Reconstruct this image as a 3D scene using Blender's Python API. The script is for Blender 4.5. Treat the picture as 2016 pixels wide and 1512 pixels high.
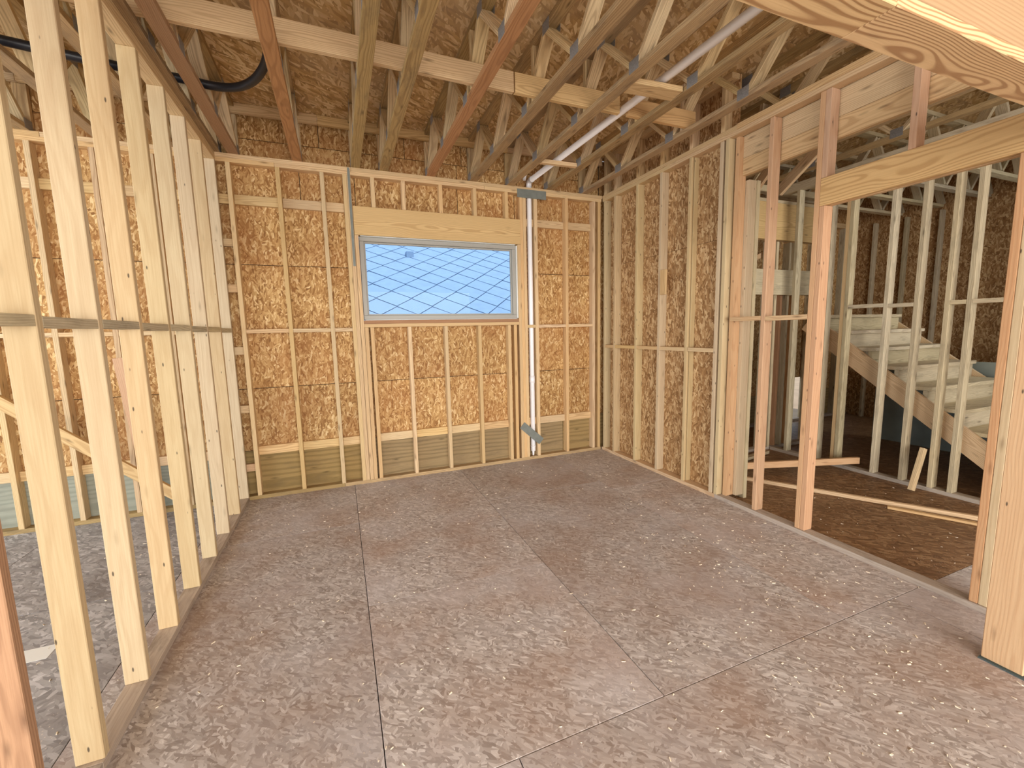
import bpy, bmesh, math, random
from mathutils import Vector, Matrix
random.seed(7)
scene = bpy.context.scene
for o in list(bpy.data.objects): bpy.data.objects.remove(o)
COL = scene.collection

# ------------------------------------------------------------------ camera
cam_d = bpy.data.cameras.new('camera'); cam = bpy.data.objects.new('camera', cam_d); COL.objects.link(cam)
cam_d.sensor_fit = 'HORIZONTAL'; cam_d.sensor_width = 36.0
cam_d.lens = 836.144 / 2016 * 36.0
cam_d.clip_start = 0.05; cam_d.clip_end = 200
R_ = Vector((0.92642232, -0.37580054, -0.02270793)); U_ = Vector((0.06697337, 0.10514846, 0.99219876)); F_ = Vector((0.37048112, 0.9207159, -0.12258051))
M = Matrix((R_, U_, -F_)).transposed().to_4x4(); M.translation = Vector((0.94295065, -4.82830035, 1.63533223))
cam.matrix_world = M
scene.camera = cam

# ------------------------------------------------------------------ light and exposure
vs = scene.view_settings
vs.view_transform = 'Standard'; vs.look = 'None'; vs.gamma = 1.0; vs.use_curve_mapping = False
vs.exposure = 0.45
world = bpy.data.worlds.new('sky'); scene.world = world; world.use_nodes = True
bg = world.node_tree.nodes['Background']; bg.inputs[0].default_value = (0.80, 0.90, 1.0, 1); bg.inputs[1].default_value = 1.05
def area(name, loc, target, sx, sy, power, col):
    d = bpy.data.lights.new(name, 'AREA'); d.shape = 'RECTANGLE'; d.size = sx; d.size_y = sy; d.energy = power; d.color = col
    o = bpy.data.objects.new(name, d); COL.objects.link(o); o.location = loc
    o.rotation_euler = (Vector(target) - Vector(loc)).to_track_quat('-Z', 'Y').to_euler(); return o
# daylight through the large openings behind the camera and on the left side of the house
area('daylight_rear_opening', (1.2, -9.9, 1.6), (1.8, 0, 1.6), 8.5, 3.2, 600, (1.0, 0.975, 0.94))
area('daylight_left_opening', (-5.6, -2.8, 1.6), (0, -1.5, 0.6), 4.5, 2.4, 190, (0.80, 0.91, 1.0))
area('stair_fill_light', (9.0, -3.4, 2.5), (6.4, -1.8, 1.2), 1.0, 1.2, 14, (0.86, 0.95, 1.0))  # added fill for the stair and hall; no window stands here
sun_d = bpy.data.lights.new('sun', 'SUN'); sun_d.energy = 3.0; sun_d.angle = math.radians(1.0); sun_d.color = (1, 0.96, 0.9)
sun = bpy.data.objects.new('sun', sun_d); COL.objects.link(sun); sun.rotation_euler = (math.radians(28), math.radians(12), 0)

# ------------------------------------------------------------------ materials
def newmat(name):
    m = bpy.data.materials.new(name); m.use_nodes = True; nt = m.node_tree
    return m, nt, nt.nodes['Principled BSDF']
def N(nt, t, **k):
    n = nt.nodes.new(t)
    for a, b in k.items(): setattr(n, a, b)
    return n
def mapping(nt, vec, scale=(1, 1, 1), rot=(0, 0, 0)):
    n = N(nt, 'ShaderNodeMapping'); n.inputs['Scale'].default_value = scale; n.inputs['Rotation'].default_value = rot
    nt.links.new(vec, n.inputs[0]); return n.outputs[0]
def noise(nt, vec, scale, detail=3, rough=.55, dist=0):
    n = N(nt, 'ShaderNodeTexNoise'); n.inputs['Scale'].default_value = scale; n.inputs['Detail'].default_value = detail
    n.inputs['Roughness'].default_value = rough; n.inputs['Distortion'].default_value = dist
    nt.links.new(vec, n.inputs['Vector']); return n.outputs['Fac']
def ramp(nt, f, stops):
    n = N(nt, 'ShaderNodeValToRGB'); e = n.color_ramp.elements
    while len(e) < len(stops): e.new(0.5)
    for i, (p, c) in enumerate(stops):
        e[i].position = p; e[i].color = (c[0], c[1], c[2], 1) if not isinstance(c, (int, float)) else (c, c, c, 1)
    nt.links.new(f, n.inputs[0]); return n.outputs[0]
def math_(nt, op, a, b=None, clamp=False):
    n = N(nt, 'ShaderNodeMath', operation=op, use_clamp=clamp)
    for i, v in enumerate((a, b)):
        if v is None: continue
        if isinstance(v, (int, float)): n.inputs[i].default_value = v
        else: nt.links.new(v, n.inputs[i])
    return n.outputs[0]
def mix(nt, mode, fac, a, b):
    n = N(nt, 'ShaderNodeMix', data_type='RGBA', blend_type=mode, clamp_result=True)
    for s, v in ((0, fac), (6, a), (7, b)):
        if isinstance(v, (int, float)): n.inputs[s].default_value = v
        elif isinstance(v, tuple): n.inputs[s].default_value = (*v, 1)
        else: nt.links.new(v, n.inputs[s])
    return n.outputs[2]
def coords(nt, spread=40.0):
    tc = N(nt, 'ShaderNodeTexCoord'); oi = N(nt, 'ShaderNodeObjectInfo')
    mul = N(nt, 'ShaderNodeVectorMath', operation='MULTIPLY'); cmb = N(nt, 'ShaderNodeCombineXYZ')
    r = oi.outputs['Random']
    nt.links.new(r, cmb.inputs[0]); nt.links.new(math_(nt, 'FRACT', math_(nt, 'MULTIPLY', r, 17.3)), cmb.inputs[1]); nt.links.new(math_(nt, 'FRACT', math_(nt, 'MULTIPLY', r, 71.7)), cmb.inputs[2])
    nt.links.new(cmb.outputs[0], mul.inputs[0]); mul.inputs[1].default_value = (spread,) * 3
    add = N(nt, 'ShaderNodeVectorMath', operation='ADD'); nt.links.new(tc.outputs['Object'], add.inputs[0]); nt.links.new(mul.outputs[0], add.inputs[1])
    return tc.outputs['Object'], add.outputs[0], r
def srgb(r, g, b):
    return tuple(((c / 255) / 12.92 if c / 255 <= .04045 else ((c / 255 + .055) / 1.055) ** 2.4) for c in (r, g, b))

def wood(name, light, dark, ring=0.35, grain=0.35, knots=1.0, spacing=0.008, var=0.22, tint=None, stain=0.0, rough=0.75, nails=False):
    m, nt, p = newmat(name)
    obj, vec, rnd = coords(nt)
    r2 = math_(nt, 'FRACT', math_(nt, 'MULTIPLY', rnd, 33.1)); r3 = math_(nt, 'FRACT', math_(nt, 'MULTIPLY', rnd, 7.77))
    # growth rings about an axis that runs beside the board, wandering along its length
    sep = N(nt, 'ShaderNodeSeparateXYZ'); nt.links.new(obj, sep.inputs[0])
    warp = noise(nt, mapping(nt, vec, (5, 5, 1.3)), 1.0, 2, .5)
    cx = math_(nt, 'ADD', sep.outputs[0], math_(nt, 'ADD', math_(nt, 'MULTIPLY', r2, 0.10), 0.012))
    cy = math_(nt, 'ADD', sep.outputs[1], math_(nt, 'MULTIPLY', math_(nt, 'SUBTRACT', r3, 0.5), 0.09))
    rr = math_(nt, 'SQRT', math_(nt, 'ADD', math_(nt, 'MULTIPLY', cx, cx), math_(nt, 'MULTIPLY', cy, cy)))
    rr = math_(nt, 'ADD', rr, math_(nt, 'MULTIPLY', warp, 0.075))
    s = math_(nt, 'SINE', math_(nt, 'MULTIPLY', rr, 6.2832 / spacing))
    rings = ramp(nt, math_(nt, 'MULTIPLY_ADD' if False else 'ADD', math_(nt, 'MULTIPLY', s, 0.5), 0.5), [(0.0, 0.0), (0.55, 0.15), (0.9, 1.0)])
    g = noise(nt, mapping(nt, vec, (150, 150, 4)), 1.0, 3, .6)
    blot = noise(nt, mapping(nt, vec, (9, 9, 1.5)), 1.0, 3, .6)
    c = mix(nt, 'MIX', math_(nt, 'MULTIPLY', rings, ring), light, dark)
    c = mix(nt, 'MIX', math_(nt, 'MULTIPLY', ramp(nt, g, [(0.38, 0.0), (0.75, 1.0)]), grain), c, dark)
    c = mix(nt, 'MIX', math_(nt, 'MULTIPLY', ramp(nt, blot, [(0.45, 0.0), (0.75, 1.0)]), 0.35), c, tuple(0.55 * a + 0.45 * b for a, b in zip(light, dark)))
    if stain:
        st = noise(nt, mapping(nt, vec, (7, 7, 2.2)), 1.3, 5, .7)
        c = mix(nt, 'MIX', math_(nt, 'MULTIPLY', ramp(nt, st, [(0.5, 0.0), (0.68, 1.0)]), stain), c, srgb(96, 82, 66))
    # knots
    vo = N(nt, 'ShaderNodeTexVoronoi', feature='F1'); vo.inputs['Scale'].default_value = 1.0
    nt.links.new(mapping(nt, vec, (13, 13, 3.2)), vo.inputs['Vector'])
    kd = math_(nt, 'ADD', vo.outputs['Distance'], math_(nt, 'MULTIPLY', noise(nt, mapping(nt, vec, (60, 60, 30)), 1.0, 2), 0.05))
    k = ramp(nt, kd, [(0.06, 1.0), (0.125, 0.45), (0.2, 0.0)])
    c = mix(nt, 'MIX', math_(nt, 'MULTIPLY', k, 0.75 * knots), c, tuple(v * 0.42 for v in dark))
    if nails:
        v2 = N(nt, 'ShaderNodeTexVoronoi', feature='F1'); v2.inputs['Scale'].default_value = 1.0
        nt.links.new(mapping(nt, vec, (22, 22, 7)), v2.inputs['Vector'])
        c = mix(nt, 'MIX', ramp(nt, v2.outputs['Distance'], [(0.06, 0.85), (0.10, 0.0)]), c, (0.05, 0.035, 0.025))
    hs = N(nt, 'ShaderNodeHueSaturation'); nt.links.new(c, hs.inputs['Color'])
    nt.links.new(math_(nt, 'ADD', math_(nt, 'MULTIPLY', rnd, var), 1 - var * .6), hs.inputs['Value'])
    nt.links.new(math_(nt, 'ADD', math_(nt, 'MULTIPLY', r3, 0.012), 0.494), hs.inputs['Hue'])
    nt.links.new(math_(nt, 'ADD', math_(nt, 'MULTIPLY', r2, 0.2), 0.82), hs.inputs['Saturation'])
    nt.links.new(hs.outputs[0], p.inputs['Base Color'])
    p.inputs['Roughness'].default_value = rough; p.inputs['Specular IOR Level'].default_value = 0.25
    b = N(nt, 'ShaderNodeBump'); b.inputs['Strength'].default_value = 0.25; b.inputs['Distance'].default_value = 0.002
    nt.links.new(math_(nt, 'ADD', g, math_(nt, 'MULTIPLY', rings, 0.4)), b.inputs['Height']); nt.links.new(b.outputs[0], p.inputs['Normal'])
    return m

def osb(name, stops, scale=1.0, rots=(1.25, 0.75, -0.5, 0.12), blotch=None, blotch_amt=0.3, rough=0.7, aspect=5.0, dust=0.0, haze_col=None):
    m, nt, p = newmat(name)
    obj, vec, rnd = coords(nt, 23.0)
    sep = N(nt, 'ShaderNodeSeparateXYZ'); nt.links.new(vec, sep.inputs[0]); cmb = N(nt, 'ShaderNodeCombineXYZ')
    nt.links.new(sep.outputs[1], cmb.inputs[0]); nt.links.new(sep.outputs[2], cmb.inputs[1])
    dn = N(nt, 'ShaderNodeTexNoise'); dn.inputs['Scale'].default_value = 9; dn.inputs['Detail'].default_value = 2
    nt.links.new(cmb.outputs[0], dn.inputs['Vector'])
    dm = N(nt, 'ShaderNodeVectorMath', operation='MULTIPLY_ADD'); nt.links.new(dn.outputs['Color'], dm.inputs[0]); dm.inputs[1].default_value = (.03, .03, 0); nt.links.new(cmb.outputs[0], dm.inputs[2])
    base = dm.outputs[0]
    val = None
    for i, a in enumerate(rots):
        v = N(nt, 'ShaderNodeTexVoronoi', feature='F1', voronoi_dimensions='2D'); v.inputs['Scale'].default_value = 1.0
        r1 = N(nt, 'ShaderNodeMapping'); r1.inputs['Rotation'].default_value = (0, 0, a); r1.inputs['Location'].default_value = (i * 3.1, i * 5.7, 0); nt.links.new(base, r1.inputs[0])
        nt.links.new(mapping(nt, r1.outputs[0], (46 * scale, 46 * scale / aspect, 1)), v.inputs['Vector'])
        sc = N(nt, 'ShaderNodeSeparateColor'); nt.links.new(v.outputs['Color'], sc.inputs[0])
        fine = noise(nt, mapping(nt, r1.outputs[0], (420 * scale, 22 * scale, 1)), 1.0, 1)
        vv = math_(nt, 'ADD', math_(nt, 'MULTIPLY', sc.outputs[0], 0.8), math_(nt, 'MULTIPLY', fine, 0.28))
        if val is None: val = vv
        else:
            mk = math_(nt, 'GREATER_THAN', sc.outputs[1], 0.5 + 0.04 * i)
            mx = N(nt, 'ShaderNodeMix', data_type='FLOAT'); nt.links.new(mk, mx.inputs[0]); nt.links.new(val, mx.inputs[2]); nt.links.new(vv, mx.inputs[3]); val = mx.outputs[0]
    c = ramp(nt, val, stops)
    if blotch:
        bl = noise(nt, mapping(nt, cmb.outputs[0], (1.6, 1.6, 1)), 1.0, 4, .6)
        c = mix(nt, 'MIX', math_(nt, 'MULTIPLY', ramp(nt, bl, [(0.42, 0.0), (0.66, 1.0)]), blotch_amt), c, blotch)
    if haze_col:
        h1 = noise(nt, mapping(nt, cmb.outputs[0], (1.1, 1.1, 1), (0, 0, .7)), 1.0, 5, .65)
        c = mix(nt, 'MIX', math_(nt, 'MULTIPLY', ramp(nt, h1, [(0.46, 0.0), (0.68, 1.0)]), .55), c, haze_col)
    if dust:
        d = N(nt, 'ShaderNodeTexVoronoi', feature='F1', voronoi_dimensions='2D'); d.inputs['Scale'].default_value = 34
        nt.links.new(base, d.inputs['Vector'])
        d2 = noise(nt, cmb.outputs[0], 2.6, 3, .6)
        c = mix(nt, 'MIX', math_(nt, 'MULTIPLY', math_(nt, 'MULTIPLY', ramp(nt, d.outputs['Distance'], [(0.06, 1.0), (0.10, 0.0)]), ramp(nt, d2, [(0.5, 0.0), (0.62, 1.0)])), dust), c, (0.75, 0.66, 0.55))
    hs = N(nt, 'ShaderNodeHueSaturation'); nt.links.new(c, hs.inputs['Color'])
    nt.links.new(math_(nt, 'ADD', math_(nt, 'MULTIPLY', rnd, 0.14), 0.93), hs.inputs['Value'])
    nt.links.new(hs.outputs[0], p.inputs['Base Color'])
    p.inputs['Roughness'].default_value = rough; p.inputs['Specular IOR Level'].default_value = 0.3
    b = N(nt, 'ShaderNodeBump'); b.inputs['Strength'].default_value = 0.35; b.inputs['Distance'].default_value = 0.002
    nt.links.new(val, b.inputs['Height']); nt.links.new(b.outputs[0], p.inputs['Normal'])
    return m

def plain(name, col, rough=0.6, metal=0.0, nz=0.0, nscale=20):
    m, nt, p = newmat(name)
    if nz:
        obj, vec, rnd = coords(nt); f = noise(nt, vec, nscale, 4)
        nt.links.new(mix(nt, 'MIX', math_(nt, 'MULTIPLY', ramp(nt, f, [(0.35, 0.0), (0.7, 1.0)]), nz), col, tuple(v * .45 for v in col)), p.inputs['Base Color'])
    else: p.inputs['Base Color'].default_value = (*col, 1)
    p.inputs['Roughness'].default_value = rough; p.inputs['Metallic'].default_value = metal
    return m

SPF = wood('pale_spruce', srgb(212, 188, 144), srgb(178, 142, 96), ring=.2, grain=.4, knots=.6, spacing=.014, var=.08, nails=True)
FIR = wood('pinkish_fir', srgb(214, 172, 128), srgb(184, 130, 86), ring=.3, grain=.35, knots=.8, spacing=.011, var=.12, nails=True)
SYP = wood('yellow_pine', srgb(226, 192, 138), srgb(172, 126, 74), ring=.45, grain=.35, knots=.9, spacing=.010, var=.2)
BMW = wood('broad_grained_pine', srgb(224, 188, 130), srgb(172, 126, 72), ring=.5, grain=.2, knots=.4, spacing=.0085, var=.05)
TRS = wood('weathered_truss_pine', srgb(192, 160, 106), srgb(124, 92, 54), ring=.45, grain=.45, knots=.9, spacing=.009, var=.26, stain=.45)
TRSR = wood('reddish_truss_pine', srgb(184, 138, 92), srgb(130, 88, 52), ring=.4, grain=.4, knots=.8, spacing=.009, var=.2)
WEB = wood('truss_web_pine', srgb(230, 202, 150), srgb(154, 118, 76), ring=.45, grain=.4, knots=.8, spacing=.009, var=.3, stain=.2)
GRY = wood('greyed_pine', srgb(216, 200, 162), srgb(150, 126, 92), ring=.35, grain=.4, knots=.9, var=.25, stain=.3)
DRT = wood('dusty_plate_pine', srgb(188, 172, 154), srgb(138, 118, 102), ring=.2, grain=.35, knots=.4, var=.1, stain=.5)
PLY = wood('treated_plywood', srgb(170, 142, 92), srgb(112, 92, 52), ring=.45, grain=.3, knots=.8, spacing=.045, var=.2, stain=.25)
BM2 = wood('lightened_beam_pine', srgb(222, 188, 132), srgb(150, 106, 58), ring=.8, grain=.15, knots=.3, spacing=.0075, var=.04)  # beam underside, colour lightened to make up for its shade
BM3 = wood('darkened_beam_side_pine', srgb(178, 144, 98), srgb(142, 102, 58), ring=.35, grain=.2, knots=.5, spacing=.012, var=.04)  # beam side, colour darkened to offset the strong rear light
PLYL = wood('bluish_treated_plywood', srgb(158, 158, 142), srgb(122, 126, 112), ring=.45, grain=.3, knots=.4, spacing=.034, var=.1, stain=.15)
OSBW = osb('wall_osb', [(0.0, srgb(88, 56, 28)), (0.2, srgb(148, 104, 56)), (0.5, srgb(180, 138, 84)), (0.8, srgb(206, 168, 112)), (1.0, srgb(240, 214, 164))], scale=1.75, aspect=3.6, blotch=srgb(160, 104, 58), blotch_amt=.4)
OSBR = osb('side_wall_osb', [(0.0, srgb(112, 78, 46)), (0.3, srgb(152, 112, 70)), (0.6, srgb(180, 140, 94)), (1.0, srgb(222, 192, 146))], scale=1.5, aspect=3.6)
OSBC = osb('ceiling_osb', [(0.0, srgb(136, 104, 62)), (0.3, srgb(176, 140, 90)), (0.6, srgb(202, 166, 112)), (1.0, srgb(236, 212, 166))], scale=1.1, rots=(1.4, 1.75, 1.1, 0.5), aspect=5, blotch=srgb(190, 170, 142), blotch_amt=.4)
OSBF = osb('floor_osb', [(0.0, srgb(132, 119, 112)), (0.3, srgb(166, 156, 151)), (0.6, srgb(186, 177, 173)), (0.88, srgb(206, 199, 196)), (1.0, srgb(240, 235, 233))], scale=2.0, rots=(1.2, 0.4, -0.5, 2.2), aspect=3.5, blotch=srgb(160, 130, 110), blotch_amt=.55, rough=.6, dust=.6, haze_col=srgb(198, 193, 197))
OSBL = osb('daylit_dusty_floor_osb', [(0.0, srgb(114, 112, 114)), (0.35, srgb(156, 154, 155)), (0.7, srgb(176, 174, 175)), (1.0, srgb(214, 212, 214))], scale=1.3, rots=(1.2, 0.4, -0.5, 2.2), aspect=4, blotch=srgb(110, 100, 96), blotch_amt=.5, rough=.55, dust=.7)  # dusty sheets, with the left room's cool daylight put into the grey
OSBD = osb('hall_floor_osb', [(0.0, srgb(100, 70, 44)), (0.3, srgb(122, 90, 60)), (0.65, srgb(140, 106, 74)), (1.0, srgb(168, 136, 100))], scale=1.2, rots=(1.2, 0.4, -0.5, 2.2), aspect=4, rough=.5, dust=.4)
GAPBLK = plain('near_black_backing', (0.02, 0.015, 0.012), .9)  # near-black backing behind the gaps between sheets
GALV = plain('galvanised_steel', srgb(128, 132, 124), .55, .2, nz=.35, nscale=14)
PLATE = plain('toothed_steel_plate', srgb(150, 148, 146), .5, .25, nz=.6, nscale=120)
PVC = plain('white_plastic_pipe', srgb(252, 250, 250), .35)
BLK = plain('black_plastic', (0.012, 0.013, 0.018), .4)
VINYL = plain('grey_vinyl', srgb(166, 162, 152), .5)
TAPE = plain('white_flashing_tape', srgb(226, 228, 224), .5)
FOAM = plain('dark_sill_foam', srgb(70, 84, 84), .7)
SHING = plain('skylit_grey_shingle', srgb(118, 146, 180), .8, nz=.2, nscale=6)  # grey shingle with blue skylight mixed into its colour
SIDING = plain('pale_siding', srgb(214, 220, 226), .7)
SHEET = plain('pale_green_sheet', srgb(140, 148, 140), .35, nz=.4, nscale=5)
PAPER = plain('white_paper', srgb(235, 235, 230), .8)
CHIP = plain('sawdust_chip', srgb(238, 224, 200), .8)
SOIL = plain('bare_soil', srgb(150, 130, 108), .9, nz=.4, nscale=3)
gm, nt, p = newmat('window_glass'); nt.nodes.remove(p)
tr = N(nt, 'ShaderNodeBsdfTransparent'); gl = N(nt, 'ShaderNodeBsdfGlossy'); gl.inputs['Roughness'].default_value = 0.02; mx = N(nt, 'ShaderNodeMixShader'); fr = N(nt, 'ShaderNodeFresnel'); fr.inputs[0].default_value = 1.14
tr.inputs[0].default_value = (0.93, 0.97, 1.0, 1)
nt.links.new(fr.outputs[0], mx.inputs[0]); nt.links.new(tr.outputs[0], mx.inputs[1]); nt.links.new(gl.outputs[0], mx.inputs[2]); nt.links.new(mx.outputs[0], nt.nodes['Material Output'].inputs[0])
GLASS = gm

# ------------------------------------------------------------------ helpers
MESH = {}
def box_mesh(a, b, c, mat, bev=0.0016):
    key = (round(a, 4), round(b, 4), round(c, 4), mat.name, bev)
    if key in MESH: return MESH[key]
    bm = bmesh.new(); bmesh.ops.create_cube(bm, size=1.0)
    for v in bm.verts: v.co = Vector((v.co.x * a, v.co.y * b, v.co.z * c))
    bv = min(bev, a * .3)
    if bv > 0.0003: bmesh.ops.bevel(bm, geom=list(bm.edges), offset=bv, segments=1, affect='EDGES')
    me = bpy.data.meshes.new('board'); bm.to_mesh(me); bm.free(); me.materials.append(mat); MESH[key] = me
    return me
def link(name, me, parent, Mw):
    o = bpy.data.objects.new(name, me); COL.objects.link(o)
    if parent is not None:
        o.parent = parent; T = Matrix.Translation(-parent.location) @ Mw
    else: T = Mw
    o.matrix_local = T if parent is not None else o.matrix_local
    if parent is None: o.matrix_world = T
    return o
def board(name, parent, mat, lo, hi, bev=0.0016, lean=0.0, grain=None):
    lo, hi = Vector(lo), Vector(hi); d = [abs(hi[i] - lo[i]) for i in range(3)]; c = (lo + hi) / 2
    order = sorted(range(3), key=lambda i: d[i])
    if grain is not None: order.remove(grain); order.append(grain)
    ax = [Vector([1.0 if i == order[k] else 0.0 for i in range(3)]) for k in range(3)]
    if ax[0].cross(ax[1]).dot(ax[2]) < 0: ax[0] = -ax[0]
    me = box_mesh(d[order[0]], d[order[1]], d[order[2]], mat, bev)
    Mw = Matrix((ax[0], ax[1], ax[2])).transposed().to_4x4()
    if lean: Mw = Mw @ Matrix.Rotation(random.uniform(-lean, lean), 4, 'X') @ Matrix.Rotation(random.uniform(-lean, lean), 4, 'Y')
    Mw.translation = c
    return link(name, me, parent, Mw)
def stick(name, parent, mat, p0, p1, wdir, w, t, bev=0.0016):
    p0, p1 = Vector(p0), Vector(p1); z = (p1 - p0); L = z.length; z.normalize()
    y = Vector(wdir); y = (y - z * y.dot(z)).normalized(); x = y.cross(z)
    me = box_mesh(t, w, round(L, 4), mat, bev)
    Mw = Matrix((x, y, z)).transposed().to_4x4(); Mw.translation = (p0 + p1) / 2
    return link(name, me, parent, Mw)
def empty(name, loc=(0, 0, 0), kind=None, label=None, cat=None, group=None):
    o = bpy.data.objects.new(name, None); o.empty_display_size = .1; COL.objects.link(o); o.location = loc
    return tag(o, label, cat, group, kind)
def tag(o, label=None, cat=None, group=None, kind=None):
    if kind: o['kind'] = kind
    if label: o['label'] = label
    if cat: o['category'] = cat
    if group: o['group'] = group
    return o
def structure(name, label, cat, loc=(0, 0, 0)): return empty(name, loc, 'structure', label, cat)
def mesh_obj(name, bm, mat, parent=None, smooth=False):
    me = bpy.data.meshes.new(name); bm.to_mesh(me); bm.free(); me.materials.append(mat)
    if smooth:
        for f in me.polygons: f.use_smooth = True
    return link(name, me, parent, Matrix.Identity(4))
def tube(bm, pts, r, seg=16, cap=True):
    pts = [Vector(q) for q in pts]; rings = []; up = Vector((0.13, 0.2, 1)).normalized()
    for i, q in enumerate(pts):
        d = (pts[min(i + 1, len(pts) - 1)] - pts[max(i - 1, 0)]).normalized()
        a = d.cross(up)
        if a.length < .2: a = d.cross(Vector((1, 0, 0)))
        a.normalize(); b = d.cross(a)
        rings.append([bm.verts.new(q + (a * math.cos(2 * math.pi * k / seg) + b * math.sin(2 * math.pi * k / seg)) * (r if not isinstance(r, (list, tuple)) else r[i])) for k in range(seg)])
    for i in range(len(rings) - 1):
        for k in range(seg): bm.faces.new((rings[i][k], rings[i][(k + 1) % seg], rings[i + 1][(k + 1) % seg], rings[i + 1][k]))
    if cap: bm.faces.new(rings[0]); bm.faces.new(list(reversed(rings[-1])))

S = 0.4064; T = 0.038; D = 0.089; PL = 3.256; PT = 3.332; DECK = 3.787
W = 4.194

# ================================================================== FLOOR
floor = structure('floor', 'brown wood-strand subfloor of dusty sheets with dark joints', 'floor')
base = board('floor_base', floor, GAPBLK, (-6, -10, -.10), (12, .09, -.03), bev=0); base['kind'] = 'structure'  # near-black base slab below the sheets, showing in their gaps
g = .0020
def sheet(x0, x1, y0, y1, mat=None):
    mat = mat or (OSBL if x1 < .1 else OSBF)
    board('floor_sheet', floor, mat, (x0 + g, y0 + g, -.018), (x1 - g, y1 - g, 0), bev=.001)
cols = [-6.0, -5.1, -3.88, -2.64, -1.42, -.2, 1.0, 2.188, 3.46]
joints = {0: [-1.3], 1: [-.6, -3.0], 2: [-1.82], 3: [-.62, -3.0], 4: [-1.5], 5: [-1.02], 6: [-2.268], 7: [-1.04]}
for i in range(8):
    ys = [.088] + joints[i] + [-3.48]
    for a, b in zip(ys[:-1], ys[1:]): sheet(cols[i], cols[i + 1], b, a)
sheet(3.46, 4.29, -3.48, -1.3); sheet(3.46, 4.29, -1.3, .088)
xo = -6.0
for r in range(5):
    y1 = -3.48 - 1.22 * r; xs = [-6] + [x for x in [(-4.6 if r % 2 else -3.4) + 2.44 * k for k in range(8)] if x < 11] + [12]
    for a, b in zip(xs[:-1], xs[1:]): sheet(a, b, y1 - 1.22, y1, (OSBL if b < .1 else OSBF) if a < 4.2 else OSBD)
for k, x in enumerate([4.29, 5.30, 6.52, 7.74, 8.96, 10.2]):
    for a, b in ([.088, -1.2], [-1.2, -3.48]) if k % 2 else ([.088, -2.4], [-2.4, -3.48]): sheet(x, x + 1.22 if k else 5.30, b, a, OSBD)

# ================================================================== CEILING DECK
ceiling = structure('ceiling', 'underside of wood-strand deck sheets resting on the trusses', 'ceiling')
for r in range(9):
    y1 = .09 - 1.22 * r; off = -6.6 + (1.22 if r % 2 else 0)
    for k in range(8):
        x0 = off + 2.44 * k
        board('deck_sheet', ceiling, OSBC, (max(x0, -6.2) + g, y1 - 1.22 + g, DECK + .001), (min(x0 + 2.44, 12.2) - g, y1 - g, DECK + .019), bev=.001)

# ================================================================== BACK WALL
wb = structure('wall_back', 'framed back wall with wood-strand sheathing behind the studs', 'wall')
def stud_x(x, z0=T, z1=PL, mat=SYP, par=None, name='stud', y0=0.0): return board(name, par or wb, mat, (x, y0 + .0, z0), (x + T, y0 + D - .001, z1), lean=.0006)
board('bottom_plate', wb, TRS, (-6, 0, 0), (.9, D - .001, T)); board('bottom_plate', wb, TRS, (.902, 0, 0), (4.18, D - .001, T)); board('bottom_plate', wb, DRT, (4.3, 0, 0), (9.5, D - .001, T))
for a, b in ((-6, -2.5), (-2.498, .478), (.48, 2.6), (2.602, 4.18), (4.3, 9.5)): board('top_plate', wb, SYP, (a, 0, PL), (b, D - .001, PL + T - .0005))
for a, b in ((-6, -1.2), (-1.198, 1.168), (1.17, 4.19), (4.3, 9.5)): board('top_plate', wb, SYP, (a, -.001, PL + T), (b, D - .001, PT))
full = [.074, .483, .873, 1.085, 1.124, 3.038, 3.077, 3.228, 3.651, 4.049, 4.130]
for x in full: stud_x(x)
stud_x(1.165, T, 2.668); stud_x(3.000, T, 2.668)                      # jack studs
stud_x(1.206, T, 1.713); stud_x(1.264, T, 1.713); stud_x(2.930, T, 1.713, SYP)
for x in (1.661, 2.071, 2.474, 2.852): stud_x(x, T, 1.713)            # under the sill
for x in (1.355, 1.668, 2.071, 2.464, 2.85): stud_x(x, 2.958, PL)     # above the header
board('sill_plate', wb, SYP, (1.204, 0, 1.714), (2.999, D - .001, 1.751)); board('sill_plate', wb, TRSR, (1.204, .004, 1.752), (2.999, D - .001, 1.789))
board('window_header', wb, BMW, (1.165, 0, 2.670), (3.037, .037, 2.957)); board('window_header', wb, BMW, (1.165, .05, 2.670), (3.037, D - .001, 2.957))
left_studs = [-.130, -.50, -.905, -1.31, -1.72, -2.12, -2.53, -2.94, -3.35, -3.76]
for x in left_studs: stud_x(x, mat=SYP)
for x in (4.30, 4.9, 5.3, 5.9, 6.3, 6.7, 7.9, 8.3, 8.7, 9.1): stud_x(x, mat=GRY)
def bays(xs, skip=()):
    xs = sorted(xs)
    return [(a + T + .001, b - .001) for a, b in zip(xs[:-1], xs[1:]) if b - a > .12 and not any(s0 < (a + b) / 2 < s1 for s0, s1 in skip)]
allx = sorted(full + left_studs)
for a, b in bays(allx, skip=((1.2, 3.0),)):
    if a < -.09 < b or b < .1 and a > -.2: continue
    board('mid_blocking', wb, SYP, (a, 0.001, 1.676), (b, D - .002, 1.713))
    board('flat_blocking', wb, SYP, (a, .050, 2.896), (b, D - .001, 2.984))
low = sorted(full + left_studs + [1.206, 1.264, 1.661, 2.071, 2.474, 2.852, 2.93, 3.0])
for a, b in bays(low):
    if b < .1 and a > -.2: continue
    board('flat_blocking', wb, SYP, (a, .050, .445), (b, D - .001, .533))
for z in (2.10, 1.50, .92, .32): board('ladder_block', wb, SYP if z != .32 else FIR, (-.091, .03, z - .03), (.073, .068, z + .045))
board('ladder_block', wb, SYP, (-.091, .03, 2.89), (.073, .068, 2.975)); board('ladder_block', wb, SYP, (-.091, .03, 2.5), (.073, .068, 2.57))
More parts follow.
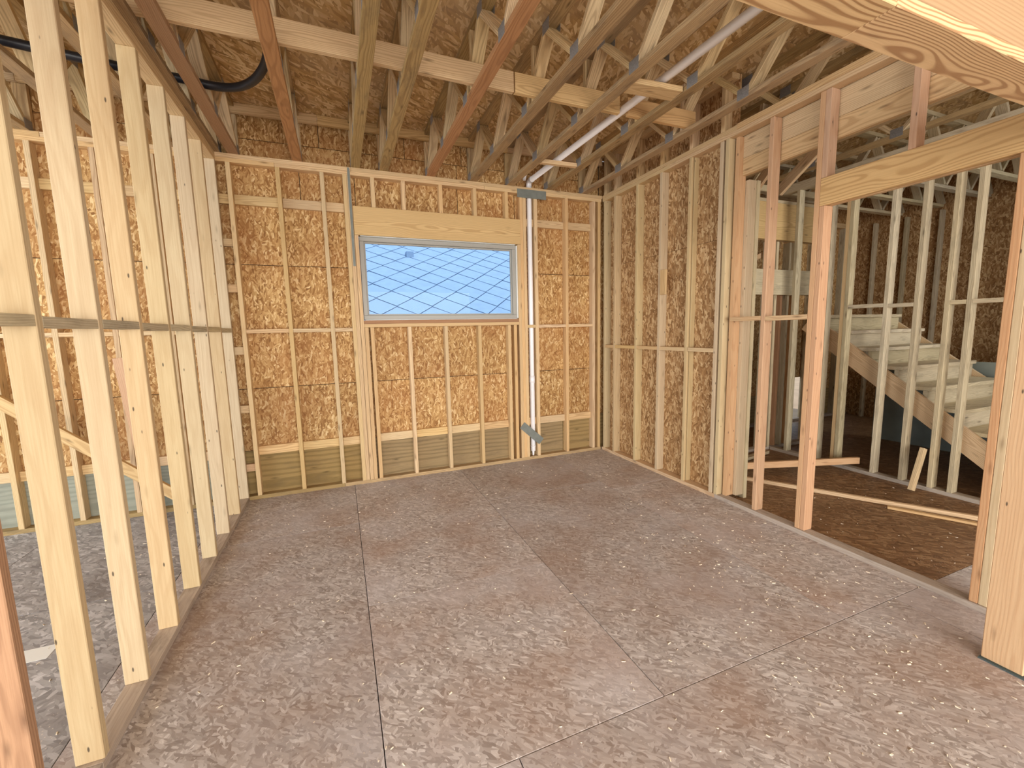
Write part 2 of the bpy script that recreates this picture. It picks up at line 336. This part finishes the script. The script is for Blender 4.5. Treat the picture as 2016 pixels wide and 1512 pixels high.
# ribbon board let into the truss ends above the plate
for a, b in ((-6, -1.3), (-1.298, .885), (.887, 2.9), (2.902, 4.19), (4.3, 9)): board('ribbon_board', wb, SYP, (a, .0, 3.700), (b, T, 3.786))
# sheathing panels
g = .0028
def wpan(x0, x1, z0, z1, mat=OSBW, name='sheathing_panel'): board(name, wb, mat, (x0 + g, D, z0 + g), (x1 - g, D + .012, z1 - g), bev=.001, grain=2)
H0, H1 = 1.20, 3.001   # rough opening
Z0, Z1, Z2, Z3 = .487, 1.123, 2.342, 3.512
for a, b in ((-6, -4.9), (-4.9, -2.5), (-2.5, -.11), (-.11, 1.2), (1.2, 3.64), (3.64, 5.2)): board('plywood_panel', wb, PLYL if b < 0 else PLY, (a + g, D, -.3), (b - g, D + .012, Z0 - g), bev=.001, grain=0)
Z2b = 2.940
for a, b in ((-6, -2.97), (-2.97, -.49), (-.49, 1.2), (1.2, 3.02), (3.02, 4.19)): wpan(a, b, Z0, Z1)
for z0_, z1_ in ((Z1, Z2), (Z2, Z2b)):
    for a, b in ((-6, -3.75), (-3.75, -1.30), (-1.30, H0), (H1, 4.19)): wpan(a, b, z0_, z1_)
wpan(H0, H1, Z1, 1.789)
for a, b in ((-6, -4.19), (-4.19, -1.75), (-1.75, .683), (.683, H0), (H1, 4.19)): wpan(a, b, Z2b, Z3)
wpan(H0, 2.30, 2.668, Z3); wpan(2.30, H1, 2.668, Z3)
for a, b in ((-6, -4.0), (-4.0, -1.56), (-1.56, .885), (.885, 1.73), (1.73, 2.02), (2.02, 2.36), (2.36, 3.1), (3.1, 4.19)): wpan(a, b, Z3, 3.79)
for a, b in ((5.2, 7.95), (8.35, 9.5)): board('plywood_panel', wb, PLY, (a + g, D, -.3), (b - g, D + .012, Z0 - g), bev=.001, grain=0)
wpan(4.2, 5.5, Z0, 3.79); wpan(5.5, 7.95, Z0, 3.79); wpan(7.95, 8.35, .74, 3.79); wpan(8.35, 9.5, Z0, 3.79)
board('metal_strap', wb, GALV, (1.134, -.003, 2.35), (1.158, -.001, 3.325), bev=0)
for i_, (a, b, c_, d_) in enumerate(((-6, H0 - .01, -.3, 3.79), (H1 + .01, 7.93, -.3, 3.79), (8.36, 9.5, -.3, 3.79), (H0 - .01, H1 + .01, -.3, 1.78), (H0 - .01, H1 + .01, 2.68, 3.79), (7.931, 8.359, -.3, -.05), (7.931, 8.359, .74, 3.79))):
    board('seam_light_block', wb, GAPBLK, (a, D + .0125, c_), (b, D + .0145, d_), bev=0)  # dark backing added so the seams leak no outside light
# window
win = structure('window_1', 'wide low window in a grey vinyl frame in the back wall', 'window', (2.1, .06, 2.2))
wx0, wx1, wz0, wz1 = 1.208, 2.985, 1.795, 2.660; fy0, fy1 = .035, .100
board('window_frame', win, VINYL, (wx0, fy0, wz1 - .045), (wx1, fy1, wz1), bev=.004); board('window_frame', win, VINYL, (wx0, fy0, wz0), (wx1, fy1, wz0 + .045), bev=.004)
board('window_frame', win, VINYL, (wx0, fy0, wz0 + .045), (wx0 + .045, fy1, wz1 - .045), bev=.004); board('window_frame', win, VINYL, (wx1 - .045, fy0, wz0 + .045), (wx1, fy1, wz1 - .045), bev=.004)
for lo, hi in (((wx0 + .045, .062, wz1 - .062), (wx1 - .045, .09, wz1 - .046)), ((wx0 + .045, .062, wz0 + .046), (wx1 - .045, .09, wz0 + .062)), ((wx0 + .046, .062, wz0 + .062), (wx0 + .06, .09, wz1 - .062)), ((wx1 - .06, .062, wz0 + .062), (wx1 - .046, .09, wz1 - .062))):
    board('sash_bead', win, VINYL, lo, hi, bev=.002)
board('pane', win, GLASS, (wx0 + .058, .074, wz0 + .06), (wx1 - .058, .078, wz1 - .06), bev=0)
board('flashing_tape', win, TAPE, (2.9855, .02, 1.80), (2.9985, .088, 2.655), bev=0)
board('flashing_tape', win, TAPE, (1.22, .01, 2.661), (2.97, .088, 2.667), bev=0); board('flashing_tape', win, TAPE, (1.22, .006, 1.790), (2.98, .088, 1.7945), bev=0)

# ================================================================== LEFT PARTITION
wl = structure('wall_left', 'open stud partition of pale spruce on the left of the room', 'wall', (-.045, -2, 0))
Y0 = -.0385
board('bottom_plate', wl, DRT, (-.089, -2.9, 0), (0, -.001, T)); board('bottom_plate', wl, DRT, (-.089, -5.6, 0), (0, -2.902, T))
board('top_plate', wl, SYP, (-.089, -3.0, PL), (0, -.001, PL + T - .0005)); board('top_plate', wl, SYP, (-.089, -5.6, PL), (0, -3.002, PL + T - .0005)); board('top_plate', wl, SYP, (-.089, -5.6, PL + T), (0, -.001, PT))
sy = [Y0 - S * i for i in range(8)] + [-3.215, -3.62, -4.03, -4.62, -5.0, -5.4]
for i, y in enumerate(sy):
    if i in (9, 10): continue
    board('stud', wl, SPF if i != 8 else TRSR, (-.089, y, T + .0005), (0, y + T, PL - .0005), bev=.003, lean=.0007)
for i, (a, b) in enumerate(zip(sy[1:9], sy[:8])): board('blocking', wl, GRY, (-.088, a + T + .001, 1.687 + .003 * (i % 2)), (-.0005, b - .001, 1.725 + .003 * (i % 2)))

# ================================================================== RIGHT WALL
wr = structure('wall_right', 'framed right wall, sheathed at the back and open towards the hall', 'wall', (4.24, -2, 0))
board('bottom_plate', wr, SYP, (W, -1.9, 0), (W + D, -.001, T)); board('bottom_plate', wr, DRT, (W, -3.9, 0), (W + D, -1.902, T))
for a, b in ((-1.2, -.002), (-3.9, -1.202)): board('top_plate', wr, SYP, (W, a, PL), (W + D, b, PL + T - .0005))
for a, b in ((-2.0, -.002), (-3.9, -2.002)): board('top_plate', wr, SYP, (W - (0.004 if b < -1 else 0), a, PL + T), (W + D, b, PT + (.006 if b < -1 else 0)))
ry = [-.07, -.286, -.709, -1.10, -1.503, -1.868, -1.928]
for i, y in enumerate(ry):
    if i == 4:
        board('stud', wr, SPF, (W, y, T + .0005), (W + .024, y + .036, PL - .0005), lean=.0005); board('stud', wr, SPF, (W + .034, y - .004, T + .0005), (W + D, y + .034, PL - .0005), lean=.001)
    else: board('stud', wr, SPF, (W, y, T + .0005), (W + D, y + T, PL - .0005), bev=.002, lean=.0005)
    if i != 6: board('cripple_stud', wr, SYP, (W, y, PT + .0005), (W + D, y + T, 3.74))
board('rim_plate', wr, SYP, (W, -1.93, 3.741), (W + D, -.04, DECK - .0005))
board('stud', wr, FIR, (W + .055, -1.985, T + .0005), (W + .055 + D, -1.985 + T, PL - .0005), lean=.0005)
board('stud', wr, SPF, (W + .146, -2.02, T + .0005), (W + .146 + D, -2.02 + T, 2.9), lean=.0005)
board('stud', wr, GRY, (W + .236, -2.03, .0005), (W + .274, -2.03 + D, 2.9), lean=.0005)
for k, (a, b) in enumerate(((-.6, 0), (-1.93, -.6))):
    pass
for a, b, z0, z1 in ((-1.22, -.002, T, 2.44), (-1.94, -1.222, T, 2.44), (-1.22, -.002, 2.442, 3.78), (-1.94, -1.222, 2.442, 3.78)):
    board('sheathing_panel', wr, OSBR, (W + D + .001, a, z0 + .001), (W + D + .013, b, z1), bev=.001, grain=2)
for a, b in zip(ry[1:6], ry[:5]): board('blocking', wr, SYP, (W + .0005, a + T + .001, 1.397), (W + D, b - (.006 if b < -1.4 else .001), 1.435))
XO = W + .011
board('stud', wr, FIR, (XO, -2.332, T + .0005), (XO + D, -2.294, PL - .0005), bev=.003)
board('king_stud', wr, FIR, (XO, -2.713, T + .0005), (XO + D, -2.675, PL - .0005), bev=.003)
board('jack_stud', wr, FIR, (XO, -2.752, T + .0005), (XO + D, -2.714, 2.476), bev=.003)
board('header', wr, BMW, (XO - .002, -3.80, 2.477), (XO + .036, -2.7135, 2.668), bev=.003); board('header', wr, SYP, (XO + .051, -3.80, 2.477), (XO + D, -2.7135, 2.668), bev=.003)
board('cripple_stud', wr, FIR, (XO, -2.752, 2.669), (XO + D, -2.714, PL - .0005), bev=.002)
board('cripple_stud', wr, FIR, (XO, -3.252, 2.669), (XO + D, -3.214, PL - .0005), bev=.002)
board('jack_stud', wr, FIR, (XO, -3.730, T + .0005), (XO + D, -3.692, 2.476), bev=.003)
board('king_stud', wr, SPF, (XO, -3.769, T + .0005), (XO + D, -3.731, 2.476), bev=.003)
board('blocking', wr, SYP, (XO + .03, -3.87, .27), (XO + D, -3.77, .308))
board('stud', wr, FIR, (XO, -3.908, T + .0005), (XO + D, -3.871, PL - .0005))
board('blocking', wr, SYP, (XO, -2.293, 1.682), (XO + D, -1.987, 1.718)); board('blocking', wr, SYP, (XO, -2.674, 1.676), (XO + D, -2.333, 1.714))
board('beam_ply', wr, SYP, (W + D + .016, -3.9, 3.080), (W + D + .054, -1.96, PL + .06)); board('beam_ply', wr, SYP, (W + D + .016, -3.9, 2.935), (W + D + .054, -1.96, 3.078))
board('scrap_block', wr, SYP, (W - .02, -1.20, 1.99), (W - .001, -1.115, 2.25))

# ================================================================== FRONT OPENING (post and beam by the camera)
wf = structure('wall_front', 'end post and wide-grained beam of the opening nearest the camera', 'wall', (3.8, -4, 0))
FY0, FY1 = -4.055, -3.915
board('sill_foam', wf, FOAM, (3.735, FY0 - .01, .0005), (4.4, FY1 + .004, .007), bev=0)
for k, m_ in enumerate((FIR, SPF, FIR)): board('post_stud', wf, m_, (3.750 + .0385 * k, FY0, .0075), (3.788 + .0385 * k, FY1, 2.484), bev=.003)
board('header_plate', wf, BM2, (-.1, FY0, 2.485), (2.400, FY1, 2.523), bev=.002); board('header_plate', wf, BM2, (2.402, FY0, 2.485), (4.4, FY1, 2.523), bev=.002)
for k in range(3): board('header_ply', wf, BM3, (-.1, FY0 + .049 * k + .001, 2.524), (4.4, FY0 + .049 * k + .040, 2.81), bev=.002)
for x in (0.1, .5, .9, 1.3, 1.7, 2.1, 2.5, 2.95, 3.4, 3.85, 4.3): board('cripple_stud', wf, SYP, (x, FY0, 2.811), (x + T, FY1, PL - .001))
board('top_plate', wf, SYP, (.001, FY0, PL), (4.19, FY1, PT - .001))

wc = structure('wall_light_block', 'added light-blocking sheathed wall on the near side of the hall and stair', 'wall', (6, -4, 0))  # wall added to keep the rear light off the stair and far wall
for a, b in ((7.1, 8.3), (8.302, 9.5)): board('sheathing_panel', wc, OSBR, (a, -3.96, .0), (b, -3.948, 3.78), bev=0)
for x in (4.9, 5.4, 5.9, 6.4, 6.9, 7.4, 7.9, 8.4, 8.9): board('stud', wc, GRY, (x, -4.055, T), (x + T, -3.961, PL))
# ================================================================== TRUSSES
cents = [-2.27, -1.79, -1.30, -.815, -.33, .000, .145, .680, 1.215, 1.495, 1.985, 2.470, 2.925, 3.430, 3.925, 4.42, 4.90, 5.39, 5.88]
words_ = ['fifth truss out in the left room from the partition', 'fourth truss out in the left room from the partition', 'third truss out in the left room from the partition', 'second truss out in the left room from the partition', 'first truss in the left room beside the partition',
 'flat truss sitting directly over the left stud partition', 'flat truss just inside the left partition, doubled beside it', 'flat truss where the black hose ends, left of the ceiling middle', 'grey-brown flat truss with dark knot over the window left end',
 'knotty flat truss close beside the one over the window left end', 'reddish flat truss over the window middle', 'weathered flat truss over the window right part', 'flat truss over the window right end, left of the white pipe', 'flat truss directly right of the white pipe',
 'flat truss nearest the right wall, above the room', 'first truss beyond the right wall, over the hall', 'second truss beyond the right wall, over the hall', 'third truss beyond the right wall, over the hall', 'fourth truss beyond the right wall, beside the hall studs']
def truss(xc, label, mat, idx):
    t = empty('floor_truss', (xc, 0, PT), None, label, 'truss', 'flat floor trusses overhead')
    r = random.Random(idx)
    y1 = .0 if True else 0; yend = -6.2
    bc0 = PT + .0005; bc1 = PT + T; tc0 = DECK - T; tc1 = DECK
    o = r.uniform(-.004, .004)
    board('bottom_chord', t, mat, (xc - .0445, yend, bc0), (xc + .0445, .086, bc1), bev=.002)
    board('top_chord', t, TRS, (xc - .0445, yend, tc0), (xc + .0445, -.001, tc1), bev=.002)
    board('end_web', t, WEB, (xc - .0445, .04, bc1 + .0005), (xc + .0445, .078, 3.699))
    ph = -.0
    nb = [-.76 - .775 * k for k in range(7)]; tp = [-.375 - .775 * k for k in range(7)]
    stick('web', t, WEB, (xc, -.02, bc1 + .018), (xc, tp[0] + .03, tc0 - .012), (1, 0, 0), .088, .036)
    for k in range(7):
        b = nb[k] + o * 3
        if k: stick('web', t, WEB, (xc, b + .035, bc1 + .012), (xc, tp[k] + .02, tc0 - .012), (1, 0, 0), .088, .036)
        else: stick('web', t, WEB, (xc, b + .03, bc1 + .012), (xc, tp[0] - .02, tc0 - .012), (1, 0, 0), .088, .036)
        if k < 6: stick('web', t, WEB, (xc, b - .03, bc1 + .012), (xc, tp[k + 1] + .03, tc0 - .012), (1, 0, 0), .088, .036)
    board('upright_web', t, WEB, (xc - .0445, -1.71, bc1 + .0005), (xc + .0445, -1.672, tc0 - .0005))
    for y in [0.0] + nb[:5]:
        for s in (-1, 1): board('connector_plate', t, PLATE, (xc + s * .0450 - .0006, y - .05, PT + .004), (xc + s * .0450 + .0006, y + .05, PT + .082), bev=0)
    for y in tp[:5]:
        for s in (-1, 1): board('connector_plate', t, PLATE, (xc + s * .0450 - .0006, y - .05, DECK - .082), (xc + s * .0450 + .0006, y + .05, DECK - .004), bev=0)
for i, (x, l) in enumerate(zip(cents, words_)):
    truss(x, l, TRSR if i in (6, 7, 10) else TRS, i)

def thing_board(name, label, cat, mat, p0, p1, wdir, w, t, bev=.002):
    o = stick(name, None, mat, p0, p1, wdir, w, t, bev); return tag(o, label, cat)
thing_board('strongback', 'long knotty board crossing the trusses on edge overhead', 'board', SYP, (-1.4, -1.775, 3.4425), (2.25, -1.732, 3.4425), (0, 0, 1), .14, .037)
thing_board('strongback', 'shorter bright striped board continuing the long cross board to the right', 'board', BMW, (2.26, -1.732, 3.4425), (3.18, -1.732, 3.4425), (0, 0, 1), .14, .037)
thing_board('strongback', 'bright end piece of the cross board right of the white pipe', 'board', BMW, (3.262, -1.732, 3.4425), (3.98, -1.732, 3.4425), (0, 0, 1), .14, .037)
thing_board('crossing_block', 'short board scrap in front of the white pipe between two trusses', 'board', SYP, (2.972, -2.135, 3.355), (3.383, -2.165, 3.355), (0, 1, 0), .135, .037)
thing_board('pipe_support_block', 'small wood block under the white pipe near the back wall', 'block', SYP, (2.972, -.70, 3.355), (3.383, -.715, 3.355), (0, 1, 0), .05, .037)

# ================================================================== PIPE, PLATES, HOSE
pipe = empty('drain_pipe', (3.18, .045, .0), None, 'white plastic drain pipe rising beside the window and running through the trusses', 'pipe')
bm = bmesh.new(); tube(bm, [(3.178, .042, .10), (3.178, .042, 3.36)], .030); mesh_obj('riser', bm, PVC, pipe, True)
bm = bmesh.new()
tube(bm, [(3.178, .042, 3.345), (3.178, .040, 3.385), (3.178, .026, 3.405), (3.178, -.005, 3.412), (3.179, -.05, 3.413)], .0345); mesh_obj('elbow', bm, PVC, pipe, True)
bm = bmesh.new(); tube(bm, [(3.178, -.045, 3.413), (3.265, -3.6, 3.410)], .030); mesh_obj('ceiling_run', bm, PVC, pipe, True)
bm = bmesh.new(); tube(bm, [(3.178, .042, .985), (3.178, .042, 1.075)], .0345); mesh_obj('coupling', bm, PVC, pipe, True)
bm = bmesh.new(); tube(bm, [(3.178, .042, .04), (3.178, .042, .11), (3.178, .042, .16), (3.178, .042, .17)], [.012, .016, .034, .036]); mesh_obj('tapered_end', bm, PVC, pipe, True)
board('pipe_strap', pipe, GALV, (3.116, .008, 1.682), (3.227, .0105, 1.706), bev=0)
tag(stick('nail_plate', None, GALV, (3.005, -.0035, 3.258), (3.385, -.0035, 3.258), (0, 0, 1), .098, .0025, 0), 'grey steel guard plate nailed across the top plate at the white pipe', 'plate')
tag(stick('nail_plate', None, GALV, (3.010, -.006, .462), (3.275, -.006, .222), (0, 0, 1), .095, .0025, 0), 'grey steel plate hanging tilted across the foot of the white pipe', 'plate')
bm = bmesh.new(); tube(bm, [(3.092, -.02, 3.40), (3.10, -.03, 3.47)], .02); 
tag(mesh_obj('pipe_stub', bm, PVC, None, True), 'tiny white pipe stub at the truss beside the pipe bend', 'pipe')
bm = bmesh.new()
P = [(-1.9, -1.25, 3.50), (-1.3, -1.14, 3.47), (-.77, -1.084, 3.45), (-.3, -1.0, 3.455), (.02, -.975, 3.455), (.22, -.955, 3.45), (.33, -.975, 3.448), (.42, -1.03, 3.448), (.50, -1.12, 3.452), (.56, -1.22, 3.462), (.61, -1.33, 3.48), (.645, -1.46, 3.50), (.68, -1.62, 3.52)]
def smooth_path(P, n=5):
    P = [Vector(q) for q in P]; out = []
    for i in range(len(P) - 1):
        a, b, c, d = P[max(i - 1, 0)], P[i], P[i + 1], P[min(i + 2, len(P) - 1)]
        for k in range(n):
            t = k / n; out.append(.5 * ((2 * b) + (c - a) * t + (2 * a - 5 * b + 4 * c - d) * t * t + (3 * b - a - 3 * c + d) * t ** 3))
    return out + [P[-1]]
tube(bm, smooth_path(P), .029, 12); tag(mesh_obj('black_hose', bm, BLK, None, True), 'black flexible pipe sagging through the trusses above the left partition', 'pipe')

# ================================================================== LEFT ROOM BRACES
thing_board('brace_board', 'long diagonal pine brace behind the left partition', 'board', SYP, (-1.75, -.30, 1.37), (-.42, -.30, .18), (0, 0, 1), .089, .037)
thing_board('leaning_board', 'short pinkish board leaning nearly upright behind the left partition', 'board', FIR, (-.826, -.15, 1.487), (-.70, -.15, .02), (1, 0, 0), .089, .037)
o = tag(board('paper_scrap', None, PAPER, (-.84, -2.03, .0005), (-.58, -1.91, .0015), bev=0), 'white paper scrap lying on the left room floor', 'paper')

# ================================================================== HALL STUD WALL AND STAIR
wh = structure('wall_hall', 'greyish stud wall of the hall in front of the stair', 'wall', (6.2, -2, 0))
HX = 6.16
board('bottom_plate', wh, DRT, (HX, -3.9, 0), (HX + D, -1.0, T)); board('top_plate', wh, GRY, (HX, -3.9, PL - .02), (HX + D, -1.0, PT - .001))
for y in (-1.22, -1.60, -1.82, -2.19, -2.44, -2.67, -2.82, -3.22, -3.6): board('stud', wh, GRY, (HX, y, T + .0005), (HX + D, y + T, PL - .021), bev=.002, lean=.003)
board('stud', wh, SYP, (HX + .002, -1.781, T), (HX + D, -1.743, PL - .021))
for a, b, z in ((-2.151, -1.823, 1.80), (-2.401, -2.191, 1.79), (-3.181, -2.821, 1.79), (-2.78, -2.671, 1.79)): board('blocking', wh, GRY, (HX, a if a > b - 1 else b, z), (HX + D, b, z + T))
# passage wall running towards the right behind the open framing
wp = structure('wall_passage', 'dim stud wall at the end of the hall under a wide header', 'wall', (6, -.95, 0))
board('bottom_plate', wp, DRT, (4.6, -.989, 0), (7.2, -.90, T)); board('top_plate', wp, GRY, (4.6, -.989, PL), (7.3, -.90, PT - .001))
for x in (4.65, 5.25, 5.65, 5.98, 6.12, 6.35, 6.55, 6.85, 7.16): board('stud', wp, TRSR if x < 5.3 else GRY, (x, -.989, T + .0005), (x + T, -.90, 2.68 if 5.2 < x < 7 else PL - .001), lean=.002)
board('header', wp, SYP, (5.28, -.989, 2.70), (7.2, -.951, 3.14)); board('header', wp, SYP, (5.28, -.94, 2.70), (7.2, -.902, 3.14)); board('flat_plate', wp, GRY, (5.28, -.989, 3.141), (7.2, -.90, 3.179))
board('door_header', wp, GRY, (5.29, -1.03, 2.02), (7.0, -.992, 2.33))
stick('diagonal_brace', wp, SYP, (5.0, -1.38, 2.86), (5.0, -1.81, 3.30), (0, 0, 1), .089, .037); stick('diagonal_brace', wp, SYP, (5.0, -1.80, 2.92), (5.0, -2.25, 3.25), (0, 0, 1), .089, .037)
board('stud', wp, GRY, (4.96, -1.42, .001), (5.04, -1.382, 2.86)); stick('diagonal_brace', wp, SYP, (5.75, -.85, 2.42), (6.35, -.85, 2.68), (0, 0, 1), .06, .037)
for x in (5.45, 6.02, 6.24, 6.47): board('door_stud', wp, TRSR, (x, -.98, T), (x + T, -.91, 2.02))

st = empty('staircase', (6.9, -2, 0), None, 'rough wooden staircase with closed risers rising behind the hall studs', 'staircase')
SX0, SX1 = 6.33, 7.85
def Ly(z): return -1.889 + (z - 1.337) / .75
for x in (SX0, 7.86):
    a = Vector((x + .019, Ly(.0), .0)); b = Vector((x + .019, Ly(1.75), 1.75)); nrm = Vector((0, -.6, .8)) * -.14 * -1
    off = Vector((0, .6, -.8)) * .11
    stick('stringer', st, SYP, a + off + Vector((0, .25, .19)), b + off, (0, -.6, .8), .20, .038)
for k in range(1, 10):
    z = .19 * k; y = Ly(z) - .08
    board('riser', st, GRY, (SX0 + .042, y, z - .19 + .002), (7.855, y + .038, z - .002))
    board('tread', st, GRY, (SX0 + .042, y - .03, z), (7.855, y + .255, z + .037))
# sheets and far framing seen under the stair
far = structure('wall_far', 'dim far wall of the house behind the stair', 'wall', (9.5, -3, 0))
for a, b in ((-1.3, .08), (-3.0, -2.2), (-6.5, -3.002)): board('sheathing_panel', far, OSBR, (9.51, a, 0), (9.522, b, 3.78), bev=0)
board('sheathing_panel', far, OSBR, (9.51, -2.2, 0), (9.522, -1.3, 1.4), bev=0); board('sheathing_panel', far, OSBR, (9.51, -2.2, 1.4), (9.522, -1.3, 3.78), bev=0)
for k in range(15): board('stud', far, GRY, (9.42, -6.3 + .43 * k, 0), (9.509, -6.262 + .43 * k, 3.3))
tag(board('green_sheet', None, SHEET, (8.0, -3.2, .0005), (8.02, -1.2, 1.15), bev=0), 'pale green sheet standing under the stair', 'sheet')
thing_board('propped_board', 'short board leaning against the hall studs at floor level', 'board', SYP, (5.98, -2.60, .022), (6.13, -2.60, .42), (1, 0, 0), .06, .037)
for y, l_ in zip((-.6, -1.1, -1.6, -2.1, -2.6, -3.1, -3.6), ('farthest', 'second farthest', 'third farthest', 'middle', 'third nearest', 'second nearest', 'nearest')):
    t = empty('cross_truss', (8, y, PT), None, l_ + ' of the flat trusses running crosswise over the stair', 'truss', 'crosswise trusses over the stair')
    board('bottom_chord', t, GRY, (6.30, y - .0445, PT + .001), (9.42, y + .0445, PT + T)); board('top_chord', t, GRY, (6.30, y - .0445, DECK - T), (9.42, y + .0445, DECK))
    for k in range(5):
        x = 6.5 + .6 * k
        stick('web', t, GRY, (x, y, PT + .05), (x + .28, y, DECK - .05), (0, 1, 0), .085, .036); stick('web', t, GRY, (x + .56, y, PT + .05), (x + .31, y, DECK - .05), (0, 1, 0), .085, .036)
# loose boards in the hall
thing_board('loose_board', 'pinkish board propped level just above the hall floor behind the open studs', 'board', FIR, (4.70, -1.50, .115), (6.18, -2.03, .135), (0, 0, 1), .07, .037)
thing_board('loose_board', 'long thin board lying across the hall floor', 'board', SYP, (4.62, -1.25, .02), (5.74, -3.18, .02), (1, .6, 0), .038, .036)
thing_board('loose_board', 'short thin offcut lying beside the long board on the hall floor', 'board', SYP, (5.36, -2.72, .012), (5.62, -3.22, .012), (1, .6, 0), .045, .02)
thing_board('loose_board', 'dim board lying on the hall floor towards the back', 'board', GRY, (4.86, -1.32, .026), (5.95, -1.12, .026), (0, 1, 0), .06, .036)

# ================================================================== WOOD CHIPS
bm = bmesh.new(); r = random.Random(3)
def chip(x, y, s):
    a = r.uniform(0, math.pi); l = s * r.uniform(.6, 1.8); w = s * r.uniform(.25, .5); h = .0012
    ca, sa = math.cos(a), math.sin(a); vs_ = []
    for dz in (0.0006, h + .0006):
        for (u, v) in ((-l, -w), (l, -w * .6), (l * .8, w), (-l * .7, w * .8)): vs_.append(bm.verts.new((x + ca * u - sa * v, y + sa * u + ca * v, dz + (r.uniform(0, .003) if dz > .001 else 0))))
    for f in ((3, 2, 1, 0), (4, 5, 6, 7), (0, 1, 5, 4), (1, 2, 6, 5), (2, 3, 7, 6), (3, 0, 4, 7)): bm.faces.new([vs_[i] for i in f])
for _ in range(420): chip(r.uniform(.05, 4.1), r.uniform(-4.5, -.1), r.uniform(.0025, .0075))
for _ in range(160): chip(r.gauss(3.55, .35), r.gauss(-3.0, .5), r.uniform(.003, .008))
for _ in range(60): chip(r.gauss(2.9, .4), r.gauss(-3.9, .3), r.uniform(.003, .007))
for _ in range(90): chip(-abs(r.gauss(.3, .3)) - .1, r.uniform(-3.5, -.3), r.uniform(.003, .008))
for _ in range(40): chip(r.uniform(4.4, 6.0), r.uniform(-3.6, -2.2), r.uniform(.003, .008))
tag(mesh_obj('wood_chips', bm, CHIP), 'pale wood chips and sawdust scattered over the subfloor', 'chips', kind='stuff')

# ================================================================== OUTSIDE
gr = tag(board('ground', None, SOIL, (-30, -30, -.5), (30, 40, -.42), bev=0), 'bare soil around the house', 'ground', kind='structure')
nh = empty('neighbor_house', (3, 3, 0), None, 'neighbouring house with grey diamond shingled roof coloured with blue skylight seen through the window', 'house')
ez = 1.955
board('house_wall', nh, SIDING, (-3, 3.35, -.4), (12, 7.5, ez - .02), bev=0)
board('gutter', nh, SIDING, (-3.2, 2.92, ez - .07), (12.2, 3.02, ez + .01), bev=.01)
slope = math.atan(.5); ca, sa = math.cos(slope), math.sin(slope)
stick('roof_deck', nh, plain('roof_joint_blue', srgb(52, 84, 124), .9), (4.5, 3.02, ez - .015), (4.5, 3.02 + 6.2 * ca, ez - .015 + 6.2 * sa), (1, 0, 0), 15.4, .02, 0)
bm = bmesh.new(); hw, hl = .322, .375
top = [bm.verts.new(q) for q in ((0, -hl, .016), (hw, 0, .012), (0, hl, .006), (-hw, 0, .012))]; bot = [bm.verts.new(q) for q in ((0, -hl, .0), (hw, 0, .0), (0, hl, -.002), (-hw, 0, .0))]
bm.faces.new(top); bm.faces.new(bot[::-1])
for k in range(4): bm.faces.new((bot[k], bot[(k + 1) % 4], top[(k + 1) % 4], top[k]))
sm = bpy.data.meshes.new('roof_shingle'); bm.to_mesh(sm); bm.free(); sm.materials.append(SHING)
for row in range(15):
    for c_ in range(15):
        u = (.01 + row * .39); x = .0 + c_ * .66 + (.33 if row % 2 else 0)
        Mw = Matrix.Rotation(slope, 4, 'X'); Mw = Mw @ Matrix.Rotation(random.uniform(-.006, .006), 4, 'X') @ Matrix.Rotation(random.uniform(-.01, .01), 4, 'Y')
        Mw.translation = Vector((x, 3.02 + u * ca, ez + u * sa + .003)); link('roof_shingle', sm, nh, Mw)
board('roof_vent', nh, SHING, (2.62, 6.1, 3.50), (2.80, 6.3, 3.66), bev=.01)
